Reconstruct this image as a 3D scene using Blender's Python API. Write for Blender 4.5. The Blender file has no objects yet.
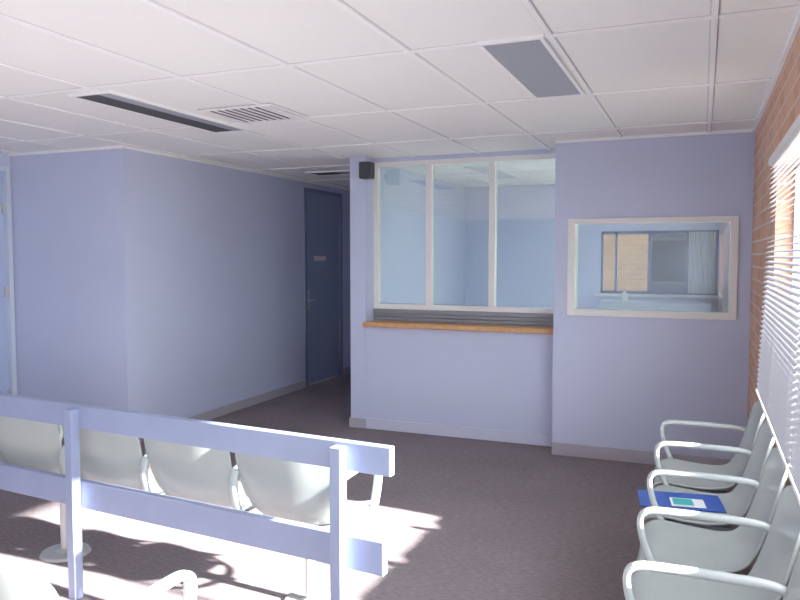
import bpy, bmesh, math, random
from mathutils import Vector, Matrix
random.seed(3)
S=bpy.context.scene
C=S.collection
CEIL=2.54
# ---------------------------------------------------------------- materials
def newmat(name):
    m=bpy.data.materials.new(name); m.use_nodes=True
    nt=m.node_tree; b=nt.nodes['Principled BSDF']
    return m,nt,b
def plain(name,col,rough=.6,metal=0,noise=0.0,scale=8,spec=.5,bump=0):
    m,nt,b=newmat(name)
    b.inputs['Base Color'].default_value=(*col,1)
    b.inputs['Roughness'].default_value=rough
    b.inputs['Metallic'].default_value=metal
    b.inputs['Specular IOR Level'].default_value=spec
    tc=nt.nodes.new('ShaderNodeTexCoord')
    n=nt.nodes.new('ShaderNodeTexNoise'); n.inputs['Scale'].default_value=scale; n.inputs['Detail'].default_value=5
    nt.links.new(tc.outputs['Object'],n.inputs['Vector'])
    if noise>0:
        r=nt.nodes.new('ShaderNodeValToRGB')
        r.color_ramp.elements[0].position=.3; r.color_ramp.elements[1].position=.7
        r.color_ramp.elements[0].color=tuple(c*(1-noise) for c in col)+(1,)
        r.color_ramp.elements[1].color=tuple(min(1,c*(1+noise)) for c in col)+(1,)
        nt.links.new(n.outputs['Fac'],r.inputs['Fac']); nt.links.new(r.outputs['Color'],b.inputs['Base Color'])
    if bump>0:
        bp=nt.nodes.new('ShaderNodeBump'); bp.inputs['Strength'].default_value=bump; bp.inputs['Distance'].default_value=.002
        nt.links.new(n.outputs['Fac'],bp.inputs['Height']); nt.links.new(bp.outputs['Normal'],b.inputs['Normal'])
    return m
def brickmat(name,c1,c2,mortar,axis):
    m,nt,b=newmat(name)
    tc=nt.nodes.new('ShaderNodeTexCoord'); sp=nt.nodes.new('ShaderNodeSeparateXYZ'); cb=nt.nodes.new('ShaderNodeCombineXYZ')
    nt.links.new(tc.outputs['Object'],sp.inputs[0])
    nt.links.new(sp.outputs[axis],cb.inputs['X']); nt.links.new(sp.outputs['Z'],cb.inputs['Y'])
    br=nt.nodes.new('ShaderNodeTexBrick')
    br.inputs['Scale'].default_value=1; br.inputs['Brick Width'].default_value=.24; br.inputs['Row Height'].default_value=.086
    br.inputs['Mortar Size'].default_value=.007; br.inputs['Mortar Smooth'].default_value=.2
    br.inputs['Color1'].default_value=(*c1,1); br.inputs['Color2'].default_value=(*c2,1); br.inputs['Mortar'].default_value=(*mortar,1)
    nt.links.new(cb.outputs[0],br.inputs['Vector'])
    n=nt.nodes.new('ShaderNodeTexNoise'); n.inputs['Scale'].default_value=30; nt.links.new(tc.outputs['Object'],n.inputs['Vector'])
    mx=nt.nodes.new('ShaderNodeMixRGB'); mx.blend_type='OVERLAY'; mx.inputs[0].default_value=.25
    nt.links.new(br.outputs['Color'],mx.inputs[1]); nt.links.new(n.outputs['Fac'],mx.inputs[2])
    nt.links.new(mx.outputs[0],b.inputs['Base Color'])
    bp=nt.nodes.new('ShaderNodeBump'); bp.invert=True; bp.inputs['Strength'].default_value=.6; bp.inputs['Distance'].default_value=.006
    nt.links.new(br.outputs['Fac'],bp.inputs['Height']); nt.links.new(bp.outputs['Normal'],b.inputs['Normal'])
    b.inputs['Roughness'].default_value=.85
    return m
M_wall=plain('paint_lavender',(.53,.585,.79),.38,noise=.015,scale=3,spec=.4)
M_ceil=plain('ceiling_tile',(.88,.88,.88),.9,noise=.02,scale=120,bump=.2)
M_grid=plain('ceiling_grid_metal',(.92,.92,.94),.5)
M_shadow_line=plain('ceiling_painted_shadow_line',(.62,.62,.65),.8)  # grey strip colour, paints the shadow line along the grid bars
M_skirt=plain('skirting_vinyl',(.40,.38,.45),.5)
M_kick=plain('kickboard_paint',(.57,.60,.78),.4)
M_door=plain('door_blue',(.27,.34,.50),.45)
M_frame=plain('frame_dark_blue',(.17,.20,.33),.5)
M_door2=plain('door_pale_blue',(.40,.50,.75),.4)
M_dframe=plain('door_frame_pale_blue',(.60,.67,.80),.4)
M_white=plain('frame_white_enamel',(.82,.81,.80),.35)
M_alu=plain('aluminium',(.55,.56,.6),.35,.6)
M_greyp=plain('track_grey',(.25,.26,.29),.4,.3)
M_black=plain('black_plastic',(.015,.015,.02),.5)
M_dark=plain('recess_shade_and_grille',(.05,.05,.06),.8)  # near-black: painted shade of ceiling recesses, also the speaker grille
M_lens=plain('light_lens',(.31,.32,.38),.35,noise=.06,scale=60)
M_lens2=plain('light_lens_pale',(.62,.64,.68),.35)
M_rail=plain('rail_paint',(.24,.29,.46),.4,noise=.04,scale=6)
M_shell=plain('chair_shell',(.37,.415,.405),.25,noise=.02,scale=10)
M_arm=plain('chair_arm',(.50,.56,.56),.25,noise=.01)
M_beam=plain('chair_beam_steel',(.30,.33,.36),.4,.4)
M_foot=plain('chair_foot',(.5,.52,.52),.35,.3)
M_wood=plain('timber_edge',(.60,.31,.13),.35,noise=.15,scale=25)
M_brick=brickmat('brick_salmon',(.54,.27,.17),(.64,.37,.25),(.62,.52,.46),'Y')
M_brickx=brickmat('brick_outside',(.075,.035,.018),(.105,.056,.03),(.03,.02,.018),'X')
M_ground=plain('ground_concrete',(.30,.29,.27),.9,noise=.1)
M_blue=plain('folder_blue',(.01,.07,.42),.4)
M_paper=plain('paper_white',(.8,.85,.85),.6)
M_teal=plain('print_teal',(.02,.45,.45),.5)
M_desk=plain('desk_laminate',(.40,.44,.55),.3)
M_curt=plain('curtain_cloth',(.50,.55,.60),.8,noise=.04)
# carpet
M_carp,nt,b=newmat('carpet')
tc=nt.nodes.new('ShaderNodeTexCoord')
mp=nt.nodes.new('ShaderNodeMapping'); mp.inputs['Scale'].default_value=(25,90,1)
n1=nt.nodes.new('ShaderNodeTexNoise'); n1.inputs['Scale'].default_value=1; n1.inputs['Detail'].default_value=3
n2=nt.nodes.new('ShaderNodeTexNoise'); n2.inputs['Scale'].default_value=1.5; n2.inputs['Detail'].default_value=3
nt.links.new(tc.outputs['Object'],mp.inputs[0]); nt.links.new(mp.outputs[0],n1.inputs['Vector']); nt.links.new(tc.outputs['Object'],n2.inputs['Vector'])
r=nt.nodes.new('ShaderNodeValToRGB'); r.color_ramp.elements[0].position=.3; r.color_ramp.elements[1].position=.7
r.color_ramp.elements[0].color=(.18,.15,.165,1); r.color_ramp.elements[1].color=(.27,.232,.25,1)
nt.links.new(n1.outputs['Fac'],r.inputs[0])
mx=nt.nodes.new('ShaderNodeMixRGB'); mx.blend_type='OVERLAY'; mx.inputs[0].default_value=.2
nt.links.new(r.outputs['Color'],mx.inputs[1]); nt.links.new(n2.outputs['Fac'],mx.inputs[2]); nt.links.new(mx.outputs[0],b.inputs['Base Color'])
b.inputs['Roughness'].default_value=.95; b.inputs['Specular IOR Level'].default_value=.2
bp=nt.nodes.new('ShaderNodeBump'); bp.inputs['Strength'].default_value=.3; bp.inputs['Distance'].default_value=.003
nt.links.new(n1.outputs['Fac'],bp.inputs['Height']); nt.links.new(bp.outputs['Normal'],b.inputs['Normal'])
def glassmat(name,fac,tint):
    m=bpy.data.materials.new(name); m.use_nodes=True; nt=m.node_tree
    for n in list(nt.nodes):
        if n.type!='OUTPUT_MATERIAL': nt.nodes.remove(n)
    o=[n for n in nt.nodes if n.type=='OUTPUT_MATERIAL'][0]
    t=nt.nodes.new('ShaderNodeBsdfTransparent'); t.inputs[0].default_value=(*tint,1)
    g=nt.nodes.new('ShaderNodeBsdfGlossy'); g.inputs['Roughness'].default_value=.02
    mx=nt.nodes.new('ShaderNodeMixShader'); mx.inputs[0].default_value=fac
    nt.links.new(t.outputs[0],mx.inputs[1]); nt.links.new(g.outputs[0],mx.inputs[2]); nt.links.new(mx.outputs[0],o.inputs[0])
    return m
M_glass=glassmat('glazing',.12,(.74,.82,.77))
M_glassd=glassmat('glazing_tinted',.15,(.22,.27,.34))
M_slat=plain('blind_slat',(.31,.31,.35),.6,spec=.2)
# ---------------------------------------------------------------- helpers
def finish(name,bm,mats,parent=None,smooth=False):
    me=bpy.data.meshes.new(name); bm.normal_update(); bm.to_mesh(me); bm.free()
    for m in (mats if isinstance(mats,(list,tuple)) else [mats]): me.materials.append(m)
    if smooth:
        for p in me.polygons: p.use_smooth=True
    ob=bpy.data.objects.new(name,me); C.objects.link(ob)
    if parent: ob.parent=parent
    return ob
def addbox(bm,x0,x1,y0,y1,z0,z1,mi=0,bev=0):
    vs=[bm.verts.new((x,y,z)) for x in (x0,x1) for y in (y0,y1) for z in (z0,z1)]
    fs=[(0,1,3,2),(4,6,7,5),(0,4,5,1),(2,3,7,6),(0,2,6,4),(1,5,7,3)]
    F=[bm.faces.new([vs[i] for i in f]) for f in fs]
    for f in F: f.material_index=mi
    if bev>0:
        E=list({e for f in F for e in f.edges})
        r=bmesh.ops.bevel(bm,geom=E,offset=bev,segments=2,affect='EDGES',profile=.5)
        for f in r['faces']: f.material_index=mi
def boxes(name,lst,mats,parent=None,bev=0):
    bm=bmesh.new()
    for t in lst:
        mi=t[6] if len(t)>6 else 0
        addbox(bm,*t[:6],mi=mi,bev=bev)
    bmesh.ops.recalc_face_normals(bm,faces=bm.faces)
    return finish(name,bm,mats,parent)
def empty(name,loc=(0,0,0),rz=0):
    e=bpy.data.objects.new(name,None); e.location=loc; e.rotation_euler=(0,0,rz); e.empty_display_size=.1
    C.objects.link(e); return e
def cyl(bm,cx,cy,z0,z1,r0,r1,seg=24,mi=0):
    a=[bm.verts.new((cx+r0*math.cos(2*math.pi*i/seg),cy+r0*math.sin(2*math.pi*i/seg),z0)) for i in range(seg)]
    b_=[bm.verts.new((cx+r1*math.cos(2*math.pi*i/seg),cy+r1*math.sin(2*math.pi*i/seg),z1)) for i in range(seg)]
    for i in range(seg):
        f=bm.faces.new((a[i],a[(i+1)%seg],b_[(i+1)%seg],b_[i])); f.material_index=mi
    bm.faces.new(a[::-1]).material_index=mi; bm.faces.new(b_).material_index=mi
def catmull(pts,n=8,closed=False):
    out=[]; N=len(pts)
    rng=range(N) if closed else range(N-1)
    for i in rng:
        if closed: p=[pts[(i+k)%N] for k in (-1,0,1,2)]
        else: p=[pts[max(i-1,0)],pts[i],pts[i+1],pts[min(i+2,N-1)]]
        for k in range(n):
            t=k/n
            out.append(tuple(.5*((2*p[1][j])+(-p[0][j]+p[2][j])*t+(2*p[0][j]-5*p[1][j]+4*p[2][j]-p[3][j])*t*t+(-p[0][j]+3*p[1][j]-3*p[2][j]+p[3][j])*t**3) for j in range(len(pts[0]))))
    if not closed: out.append(tuple(pts[-1]))
    return out
# ---------------------------------------------------------------- room shell
XR=.33; XL=-5.8; YB=-5.6; YF=5.96; YEND=9.5
boxes('floor',[(XL-.15,XR+.24,YB-.15,YEND+.15,-.1,0)],M_carp)
boxes('ceiling',[(XL-.15,XR+.24,YB-.15,YEND+.15,CEIL,CEIL+.1)],M_ceil)
gl=[]
xs=[.02-.63*i for i in range(0,10)]
for x in xs:
    gl.append((x-.012,x+.012,YB,YEND,CEIL-.009,CEIL+.001,0)); gl.append((x-.018,x+.018,YB,YEND,CEIL-.002,CEIL+.001,1))  # wider second box is the painted shadow line
ys=[3.12+1.2*i for i in range(-7,6)]
for y in ys:
    gl.append((XL,XR,y-.012,y+.012,CEIL-.0095,CEIL+.001,0)); gl.append((XL,XR,y-.018,y+.018,CEIL-.0022,CEIL+.001,1))
boxes('trim_ceiling_grid',gl,[M_grid,M_shadow_line])
SILL=.84; HEAD=2.07
wins=[(-5.2,-2.6),(-2.1,.5),(1.0,4.12),(6.5,8.1)]  # all but the third are unseen, added to let in more daylight
segs=[]; y=YB
for a,b_ in wins:
    segs.append((XR,XR+.23,y,a,0,CEIL)); segs.append((XR,XR+.23,a,b_,0,SILL)); segs.append((XR,XR+.23,a,b_,HEAD,CEIL)); y=b_
segs.append((XR,XR+.23,y,YEND,0,CEIL))
boxes('wall_right',segs,M_brick)
for i,(a,b_) in enumerate(wins):
    e=empty('window_%d'%(i+1))
    L=[]; xa,xb=XR+.08,XR+.13
    L+= [(xa,xb,a,b_,SILL,SILL+.04),(xa,xb,a,b_,HEAD-.04,HEAD),(xa,xb,a,a+.04,SILL,HEAD),(xa,xb,b_-.04,b_,SILL,HEAD)]
    n=max(2,round((b_-a)/.75))
    for j in range(1,n):
        yy=a+(b_-a)*j/n; L.append((xa,xb,yy-.022,yy+.022,SILL,HEAD))
    boxes('frame',L,M_alu,e)
    boxes('sill',[(XR-.0,XR+.08,a,b_,SILL-.02,SILL+.003)],M_white,e)
WX0,WX1,WZ0,WZ1=-.98,.218,1.165,1.895
xe=-1.11
boxes('wall_front',[(xe,WX0,YF,YF+.12,0,CEIL),(WX1,XR,YF,YF+.12,0,CEIL),(WX0,WX1,YF,YF+.12,0,WZ0),(WX0,WX1,YF,YF+.12,WZ1,CEIL)],M_wall)
boxes('wall_front_return',[(xe,xe+.1,YF+.12,6.46,0,CEIL)],M_wall)
e=empty('window_8')
f=.035
boxes('frame',[(WX0-.02,WX0+f,YF-.02,YF+.14,WZ0-.02,WZ1+.02),(WX1-f,WX1+.02,YF-.02,YF+.14,WZ0-.02,WZ1+.02),(WX0+f,WX1-f,YF-.02,YF+.14,WZ0-.02,WZ0+.028),(WX0+f,WX1-f,YF-.02,YF+.14,WZ1-.02,WZ1+.02)],M_white,e,bev=.003)
boxes('glass',[(WX0+f,WX1-f,YF+.06,YF+.066,WZ0+.028,WZ1-.02)],M_glass,e)
PX0,PX1=-3.06,-2.9
boxes('wall_pier',[(PX0,PX1,6.2,6.46,0,CEIL)],M_wall)
boxes('wall_reception_left',[(PX0,PX0+.1,6.46,YEND,0,CEIL)],M_wall)
boxes('wall_partition',[(PX1,xe,6.40,6.46,0,1.01)],M_wall)
boxes('wall_partition_head',[(PX1,xe,6.38,6.46,2.50,CEIL)],M_wall)
e=empty('window_5')
yA,yB=6.38,6.45; zA,zB=1.12,2.50
L=[(PX1,xe,yA,yB,zA,zA+.045),(PX1,xe,yA,yB,zB-.045,zB),(PX1,PX1+.045,yA,yB,zA+.045,zB-.045),(xe-.03,xe,yA,yB,zA+.045,zB-.045)]
for xx in (-2.345,-1.745):
    L.append((xx-.028,xx+.028,yA,yB,zA+.045,zB-.045))
boxes('frame',L,M_white,e)
boxes('glass',[(PX1+.04,xe-.03,6.41,6.416,zA+.04,zB-.04)],M_glass,e)
boxes('lower_track',[(PX1,xe,6.36,6.45,1.012,1.045,0),(PX1,xe,6.37,6.45,1.047,1.08,0),(PX1,xe,6.365,6.45,1.082,1.12,0)],M_greyp,e,bev=.004)
e=empty('reception_counter')
boxes('front_panel',[(PX1+.002,xe-.002,6.2,6.398,.1,.965)],M_wall,e)
boxes('kickboard',[(PX1+.002,xe-.002,6.185,6.39,0,.10)],M_kick,e,bev=.004)
boxes('counter_top',[(PX1+.001,xe-.001,6.12,6.398,.967,1.01)],M_wood,e,bev=.006)
# left block and corridor
LX=-4.5; LY=4.84
DY0,DY1,DZ=7.85,8.85,2.45; CE=9.15
boxes('wall_left_corridor',[(LX-.12,LX,LY,DY0,0,CEIL),(LX-.12,LX,DY0,DY1,DZ,CEIL),(LX-.12,LX,DY1,CE,0,CEIL)],M_wall)
boxes('wall_block_front',[(XL,LX-.12,LY,LY+.12,0,CEIL)],M_wall)
boxes('wall_corridor_end',[(LX-.12,PX0,CE,CE+.12,0,CEIL)],M_wall)
boxes('wall_reception_back',[(PX0,-1.19,YEND,YEND+.12,0,CEIL),(.17,XR,YEND,YEND+.12,0,CEIL),(-1.19,.17,YEND,YEND+.12,0,1.15),(-1.19,.17,YEND,YEND+.12,1.93,CEIL)],M_wall)
e=empty('window_6')
Y0=YEND+.03
boxes('frame',[(-1.19,.17,Y0,Y0+.05,1.15,1.19),(-1.19,.17,Y0,Y0+.05,1.89,1.93),(-1.19,-1.16,Y0,Y0+.05,1.15,1.93),(.14,.17,Y0,Y0+.05,1.15,1.93),
  (-1.02,-.99,Y0,Y0+.05,1.15,1.93),(-.63,-.58,Y0,Y0+.05,1.15,1.93),(-.19,-.16,Y0,Y0+.05,1.15,1.93)],M_frame,e)
boxes('tinted_pane',[(-.58,-.19,Y0+.02,Y0+.026,1.19,1.89)],M_glassd,e)
bm=bmesh.new(); n=60; pv=None
for i in range(n+1):
    x=-.16+.30*i/n; yy=Y0-.012+.008*math.sin(i*1.1)
    cv=(bm.verts.new((x,yy,1.17)),bm.verts.new((x,yy,1.91)))
    if pv: bm.faces.new((pv[0],cv[0],cv[1],pv[1]))
    pv=cv
finish('curtain',bm,M_curt,e,True)
boxes('sill',[(-1.25,.23,YEND-.03,YEND+.03,1.12,1.15)],M_white,e)
# left wall with pale door
dA,dB=3.86,4.78
boxes('wall_left',[(XL-.12,XL,YB,dA-.04,0,CEIL),(XL-.12,XL,dB+.04,LY+.12,0,CEIL),(XL-.12,XL,dA-.04,dB+.04,2.42,CEIL)],M_wall)
e=empty('door_1')
boxes('frame',[(XL-.13,XL+.02,dA-.04,dA,0,2.42),(XL-.13,XL+.02,dB,dB+.04,0,2.42),(XL-.13,XL+.02,dA,dB,2.38,2.42)],M_dframe,e)
boxes('leaf',[(XL-.06,XL-.02,dA+.003,dB-.003,.008,2.377)],M_door2,e,bev=.002)
boxes('hinges',[(XL-.02,XL+.0,dB-.03,dB-.004,z,z+.1) for z in (.3,1.25,2.0)],M_alu,e)
boxes('handle',[(XL-.02,XL+.03,dA+.06,dA+.09,1.0,1.03),(XL+.02,XL+.035,dA+.06,dA+.19,1.0,1.03)],M_alu,e,bev=.003)
# corridor door
e=empty('door_2')
boxes('frame',[(LX-.13,LX+.015,DY0,DY0+.045,0,DZ),(LX-.13,LX+.015,DY1-.045,DY1,0,DZ),(LX-.13,LX+.015,DY0+.045,DY1-.045,DZ-.045,DZ)],M_frame,e,bev=.002)
boxes('leaf',[(LX-.07,LX-.03,DY0+.048,DY1-.048,.008,DZ-.048)],M_door,e,bev=.002)
boxes('handle_plate',[(LX-.03,LX-.022,DY0+.1,DY0+.17,.95,1.2),(LX-.022,LX+.02,DY0+.12,DY0+.14,1.06,1.08),(LX+.01,LX+.022,DY0+.12,DY0+.25,1.06,1.08)],M_alu,e)
boxes('push_sign',[(LX-.03,LX-.024,DY0+.3,DY0+.6,1.56,1.62)],M_white,e)
boxes('wall_rear',[(XL-.12,XR,YB-.12,YB,0,CEIL)],M_wall)
# skirtings
boxes('baseboard_front',[(xe,XR,YF-.015,YF,0,.10)],M_skirt,bev=.003)
boxes('baseboard_pier',[(PX0-.01,PX1,6.185,6.2,0,.09),(PX0-.012,PX0,6.2,CE,0,.09)],M_skirt)
boxes('baseboard_left',[(LX,LX+.014,LY-.014,DY0,0,.09),(LX,LX+.014,DY1,CE,0,.09),(XL,LX,LY-.014,LY,0,.09)],M_skirt)
boxes('baseboard_corridor',[(LX+.014,PX0-.012,CE-.014,CE,0,.09)],M_skirt)
z0,z1=CEIL-.022,CEIL
boxes('trim_ceiling_angle',[(xe,XR,YF-.018,YF,z0,z1),(LX,LX+.018,LY-.018,CE,z0,z1),(XL,LX,LY-.018,LY,z0,z1),(XR-.018,XR,YB,YF,z0,z1)],M_grid)
# ---------------------------------------------------------------- ceiling fittings
def troffer(name,x0,x1,y0,y1,lens,dark=False):
    e=empty(name)
    zt=CEIL-.0005
    fr=.018
    boxes('rim',[(x0,x0+fr,y0,y1,CEIL-.016,zt),(x1-fr,x1,y0,y1,CEIL-.016,zt),(x0+fr,x1-fr,y0,y0+fr,CEIL-.016,zt),(x0+fr,x1-fr,y1-fr,y1,CEIL-.016,zt)],M_grid,e)
    boxes('lens',[(x0+fr,x1-fr,y0+fr,y1-fr,CEIL-.011,zt)],lens,e)  # flat panel; the near-black one paints the shade of an open recess
    if dark:
        boxes('reflector_strip',[(x0+(x1-x0)*.62,x1-fr,y0+fr,y1-fr,CEIL-.013,CEIL-.011)],M_lens,e)
    return e
troffer('ceiling_light_fitting',-.92,-.635,3.10,4.28,M_lens)
troffer('ceiling_light_fitting',-3.36,-3.06,3.20,4.55,M_dark,True)
troffer('ceiling_light_fitting',-4.05,-3.5,7.1,7.4,M_dark,True)
troffer('ceiling_light_fitting',-2.3,-2.0,7.3,8.5,M_lens2)
troffer('ceiling_light_fitting',-1.3,-1.0,7.0,8.2,M_lens2)
e=empty('air_diffuser')
x0,x1,y0,y1=-2.96,-2.42,3.84,4.37
boxes('backing',[(x0,x1,y0,y1,CEIL-.004,CEIL-.0005)],M_dark,e)  # dark sheet paints the shade between the blades
L=[]
for i in range(9):
    xx=x0+.05+(x1-x0-.1)*i/8
    L.append((xx-.013,xx+.013,y0+.02,y1-.02,CEIL-.012,CEIL-.010))
boxes('blades',L,M_grid,e)
boxes('rim',[(x0,x0+.025,y0,y1,CEIL-.013,CEIL-.0005),(x1-.025,x1,y0,y1,CEIL-.013,CEIL-.0005),(x0+.025,x1-.025,y0,y0+.025,CEIL-.013,CEIL-.0005),(x0+.025,x1-.025,y1-.025,y1,CEIL-.013,CEIL-.0005)],M_grid,e)
# speaker
e=empty('speaker_box')
boxes('cabinet',[(-2.90,-2.79,6.05,6.17,2.32,2.47)],M_black,e,bev=.01)
boxes('bracket',[(-2.915,-2.88,6.165,6.2,2.37,2.42)],M_black,e)
boxes('grille',[(-2.89,-2.80,6.044,6.05,2.33,2.46)],M_dark,e)
# ---------------------------------------------------------------- venetian blind
def blind(name,ya,yb,zt,zb,xt,xb):
    e=empty(name)
    boxes('headrail',[(xt-.02,xt+.02,ya,yb,zt,zt+.035)],M_white,e,bev=.003)
    bm=bmesh.new(); n=int((zt-zb)/.023)
    wv=.0125
    for i in range(n):
        t=(i+.5)/n; z=zt-(zt-zb)*t; xc=xt+(xb-xt)*t; a=math.radians(25.5)
        pr=[]
        for s in (-1,0,1):
            pr.append((xc+s*wv*math.cos(a),z+s*wv*math.sin(a)+(.001 if s==0 else 0)))
        for j in range(2):
            p,q=pr[j],pr[j+1]
            bm.faces.new([bm.verts.new(v) for v in ((p[0],ya,p[1]),(q[0],ya,q[1]),(q[0],yb,q[1]),(p[0],yb,p[1]))])
    finish('slats',bm,M_slat,e)
    bm=bmesh.new(); m=max(2,int((yb-ya)/.5))
    for j in range(m+1):
        yy=ya+.08+(yb-ya-.16)*j/m
        for dx in (-.013,.013):
            vs=[(xt+dx-.001,yy-.002,zt),(xt+dx-.001,yy+.002,zt),(xb+dx-.001,yy+.002,zb),(xb+dx-.001,yy-.002,zb)]
            bm.faces.new([bm.verts.new(v) for v in vs])
    finish('ladder_cords',bm,M_white,e)
    boxes('bottom_rail',[(xb-.013,xb+.013,ya,yb,zb-.014,zb)],M_white,e,bev=.003)
blind('venetian_blind',2.52,3.96,2.05,.97,.30,.265)
blind('venetian_blind',1.02,2.49,2.05,.97,.30,.265)
# ---------------------------------------------------------------- chairs (local: faces +Y)
prof=catmull([(-.285,.85),(-.262,.74),(-.235,.62),(-.205,.51),(-.15,.445),(-.06,.425),(.06,.432),(.16,.442),(.215,.428),(.238,.40)],6)
def make_shell():
    bm=bmesh.new(); P=[Vector((0,p[0],p[1])) for p in prof]
    d=[0]
    for i in range(1,len(P)): d.append(d[-1]+(P[i]-P[i-1]).length)
    T=d[-1]; nu=18; rows=[]
    for i,p in enumerate(P):
        a=P[min(i+1,len(P)-1)]-P[max(i-1,0)]; a.normalize()
        nrm=Vector((0,-a.z,a.y))
        s=d[i]; W=.235-.03*math.exp(-((s-.45)/.12)**2)
        r=.085
        def rnd(q): return r-math.sqrt(max(0,r*r-(r-q)**2)) if q<r else 0
        W2=W-rnd(s)-rnd(T-s)
        row=[]
        bucket=.028+.03*math.exp(-((s-.42)/.14)**2)
        for j in range(nu+1):
            u=-1+2*j/nu
            x=W2*u
            k=abs(x/.235)**2.6*bucket
            row.append(bm.verts.new(p+Vector((x,0,0))+nrm*k))
        rows.append(row)
    for i in range(len(rows)-1):
        for j in range(nu): bm.faces.new((rows[i][j],rows[i][j+1],rows[i+1][j+1],rows[i+1][j]))
    bmesh.ops.recalc_face_normals(bm,faces=bm.faces)
    me=bpy.data.meshes.new('shell'); bm.to_mesh(me); bm.free(); me.materials.append(M_shell)
    for p in me.polygons: p.use_smooth=True
    return me
def make_arm():
    pts=[(-.02,.375),(-.13,.40),(-.20,.47),(-.232,.56),(-.228,.64),(-.19,.668),(-.05,.674),(.08,.674),(.18,.669),(.214,.64),(.205,.56),(.17,.47),(.12,.40),(.05,.375)]
    path=catmull(pts,5,True); N=len(path); bm=bmesh.new(); rings=[]
    hw,ht=.022,.0125
    for i in range(N):
        a=Vector((0,)+path[(i+1)%N])-Vector((0,)+path[i-1]); a.normalize()
        nr=Vector((0,-a.z,a.y)); c=Vector((0,)+path[i]); ring=[]
        for k in range(10):
            t=2*math.pi*k/10; cx=math.copysign(abs(math.cos(t))**.7,math.cos(t)); sy=math.copysign(abs(math.sin(t))**.7,math.sin(t))
            ring.append(bm.verts.new(c+Vector((hw*cx,0,0))+nr*ht*sy))
        rings.append(ring)
    for i in range(N):
        for k in range(10): bm.faces.new((rings[i][k],rings[i][(k+1)%10],rings[(i+1)%N][(k+1)%10],rings[(i+1)%N][k]))
    bmesh.ops.recalc_face_normals(bm,faces=bm.faces)
    me=bpy.data.meshes.new('arm'); bm.to_mesh(me); bm.free(); me.materials.append(M_arm)
    for p in me.polygons: p.use_smooth=True
    return me
SH=make_shell(); AR=make_arm(); PITCH=.528
def chair(loc,rz,leftarm=True,rightarm=False,leg=False,pitch=PITCH):
    e=empty('waiting_chair',loc,rz)
    o=bpy.data.objects.new('shell',SH); C.objects.link(o); o.parent=e
    md=o.modifiers.new('s','SOLIDIFY'); md.thickness=.011; md.offset=-1
    md=o.modifiers.new('b','BEVEL'); md.width=.003; md.segments=2; md.limit_method='ANGLE'
    h=pitch/2
    for f,sx in ((leftarm,-h),(rightarm,h)):
        if f:
            o=bpy.data.objects.new('arm',AR); C.objects.link(o); o.parent=e; o.location=(sx,0,0)
    boxes('beam',[(-h,h,-.035,.035,.335,.375)],M_beam,e,bev=.004)
    boxes('seat_bracket',[(-.15,-.12,-.14,.15,.375,.42),(.12,.15,-.14,.15,.375,.42)],M_beam,e,bev=.003)
    if leg:
        bm=bmesh.new()
        cyl(bm,0,0,.012,.34,.024,.024,20); cyl(bm,0,0,0,.014,.13,.122,36); cyl(bm,0,0,.014,.03,.05,.026,24)
        finish('pedestal_leg',bm,M_foot,e,False)
    return e
for i in range(5):
    chair((.02,4.165-i*PITCH,0),math.pi/2,True,i==0,leg=(i in (0,2,4)))
for i in range(6):
    chair((-1.66-i*.508,2.93,0),0,True,i==0,leg=(i in (0,3,5)),pitch=.508)
for i in range(5):
    chair((-1.68-i*PITCH,1.55,0),0,i in (1,3,4),i==0,leg=(i in (0,2,4)))
# ---------------------------------------------------------------- barrier rail
ang=math.radians(-5.0)
e=empty('timber_barrier_rail',(-1.04,2.45,0),ang)
boxes('top_board',[(-4.2,0,-.018,.018,.81,.92)],M_rail,e,bev=.004)
boxes('lower_board',[(-4.2,-.03,-.018,.018,.43,.56)],M_rail,e,bev=.004)
for i,px in enumerate((-.21,-1.68,-3.15,-4.1)):
    boxes('post_%d'%(i+1),[(px-.024,px+.024,-.066,-.018,0,.905)],M_rail,e,bev=.003)
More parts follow.
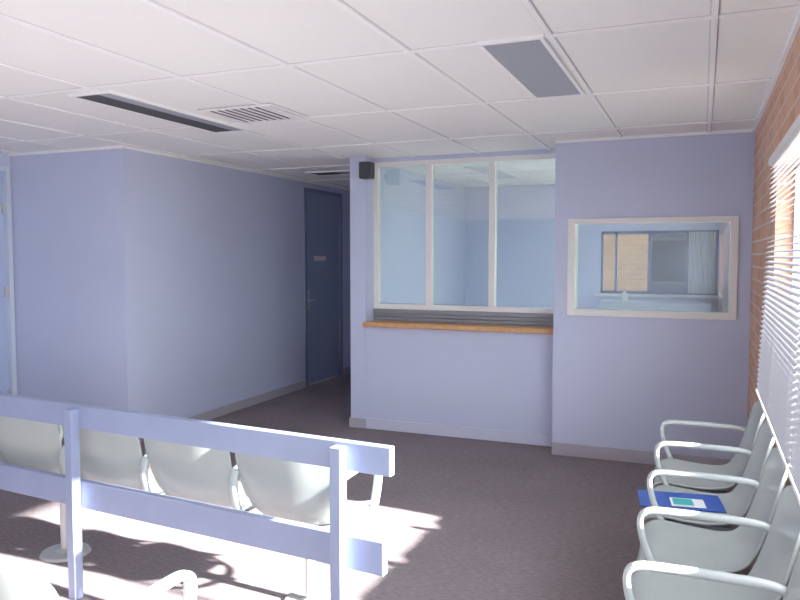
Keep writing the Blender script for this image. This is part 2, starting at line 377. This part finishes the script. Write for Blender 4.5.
# ---------------------------------------------------------------- folder on chair
e=empty('brochure_folder',(-.06,3.66,.462),math.radians(8))
boxes('cover',[(-.20,.17,-.12,.12,0,.004)],M_blue,e)
boxes('sheet',[(-.06,.09,-.09,.03,.004,.0055)],M_paper,e)
boxes('print',[(-.05,.04,-.07,.02,.0055,.0065)],M_teal,e)
e=empty('office_desk')
boxes('top',[(-1.0,.28,6.6,7.3,.72,.75)],M_desk,e,bev=.004)
boxes('legs',[(-.98,-.95,6.65,7.25,0,.72),(.23,.26,6.65,7.25,0,.72)],M_desk,e)
e=empty('office_cabinet')
boxes('carcass',[(-1.15,.1,9.0,9.44,.08,1.08)],M_desk,e,bev=.004)
boxes('plinth',[(-1.12,.07,9.04,9.44,0,.08)],M_greyp,e)
boxes('door_panels',[(-1.14,-.535,8.985,9.0,.1,1.06),(-.515,.09,8.985,9.0,.1,1.06)],M_desk,e,bev=.003)
bm=bmesh.new(); cyl(bm,-.86,9.15,1.08,1.17,.035,.045,24); cyl(bm,-.86,9.15,1.17,1.2,.03,.012,24)
finish('pump_bottle',bm,M_paper)
# ---------------------------------------------------------------- outside
boxes('ground',[(-30,30,-30,30,-.35,-.12)],M_ground)
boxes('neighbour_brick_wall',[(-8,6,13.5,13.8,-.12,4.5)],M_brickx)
# ---------------------------------------------------------------- light
W=bpy.data.worlds.new('World'); S.world=W; W.use_nodes=True
bg=W.node_tree.nodes['Background']; bg.inputs[0].default_value=(.87,.935,1,1); bg.inputs[1].default_value=8
sd=bpy.data.lights.new('sun','SUN'); sd.energy=52; sd.angle=math.radians(1.6); sd.color=(1,.955,.90)
so=bpy.data.objects.new('sun',sd); C.objects.link(so)
so.rotation_euler=Vector((-2.12,.17,-1)).to_track_quat('-Z','Y').to_euler()
# ---------------------------------------------------------------- camera
cd=bpy.data.cameras.new('camera'); cd.lens=33.03; cd.sensor_width=36; cd.clip_start=.05
co=bpy.data.objects.new('camera',cd); C.objects.link(co); co.location=(0,0,1.62)
co.rotation_euler=(math.radians(90-3.43),0,math.radians(22.4)); S.camera=co
S.view_settings.view_transform='Standard'
S.view_settings.exposure=.42
S.view_settings.gamma=1.15
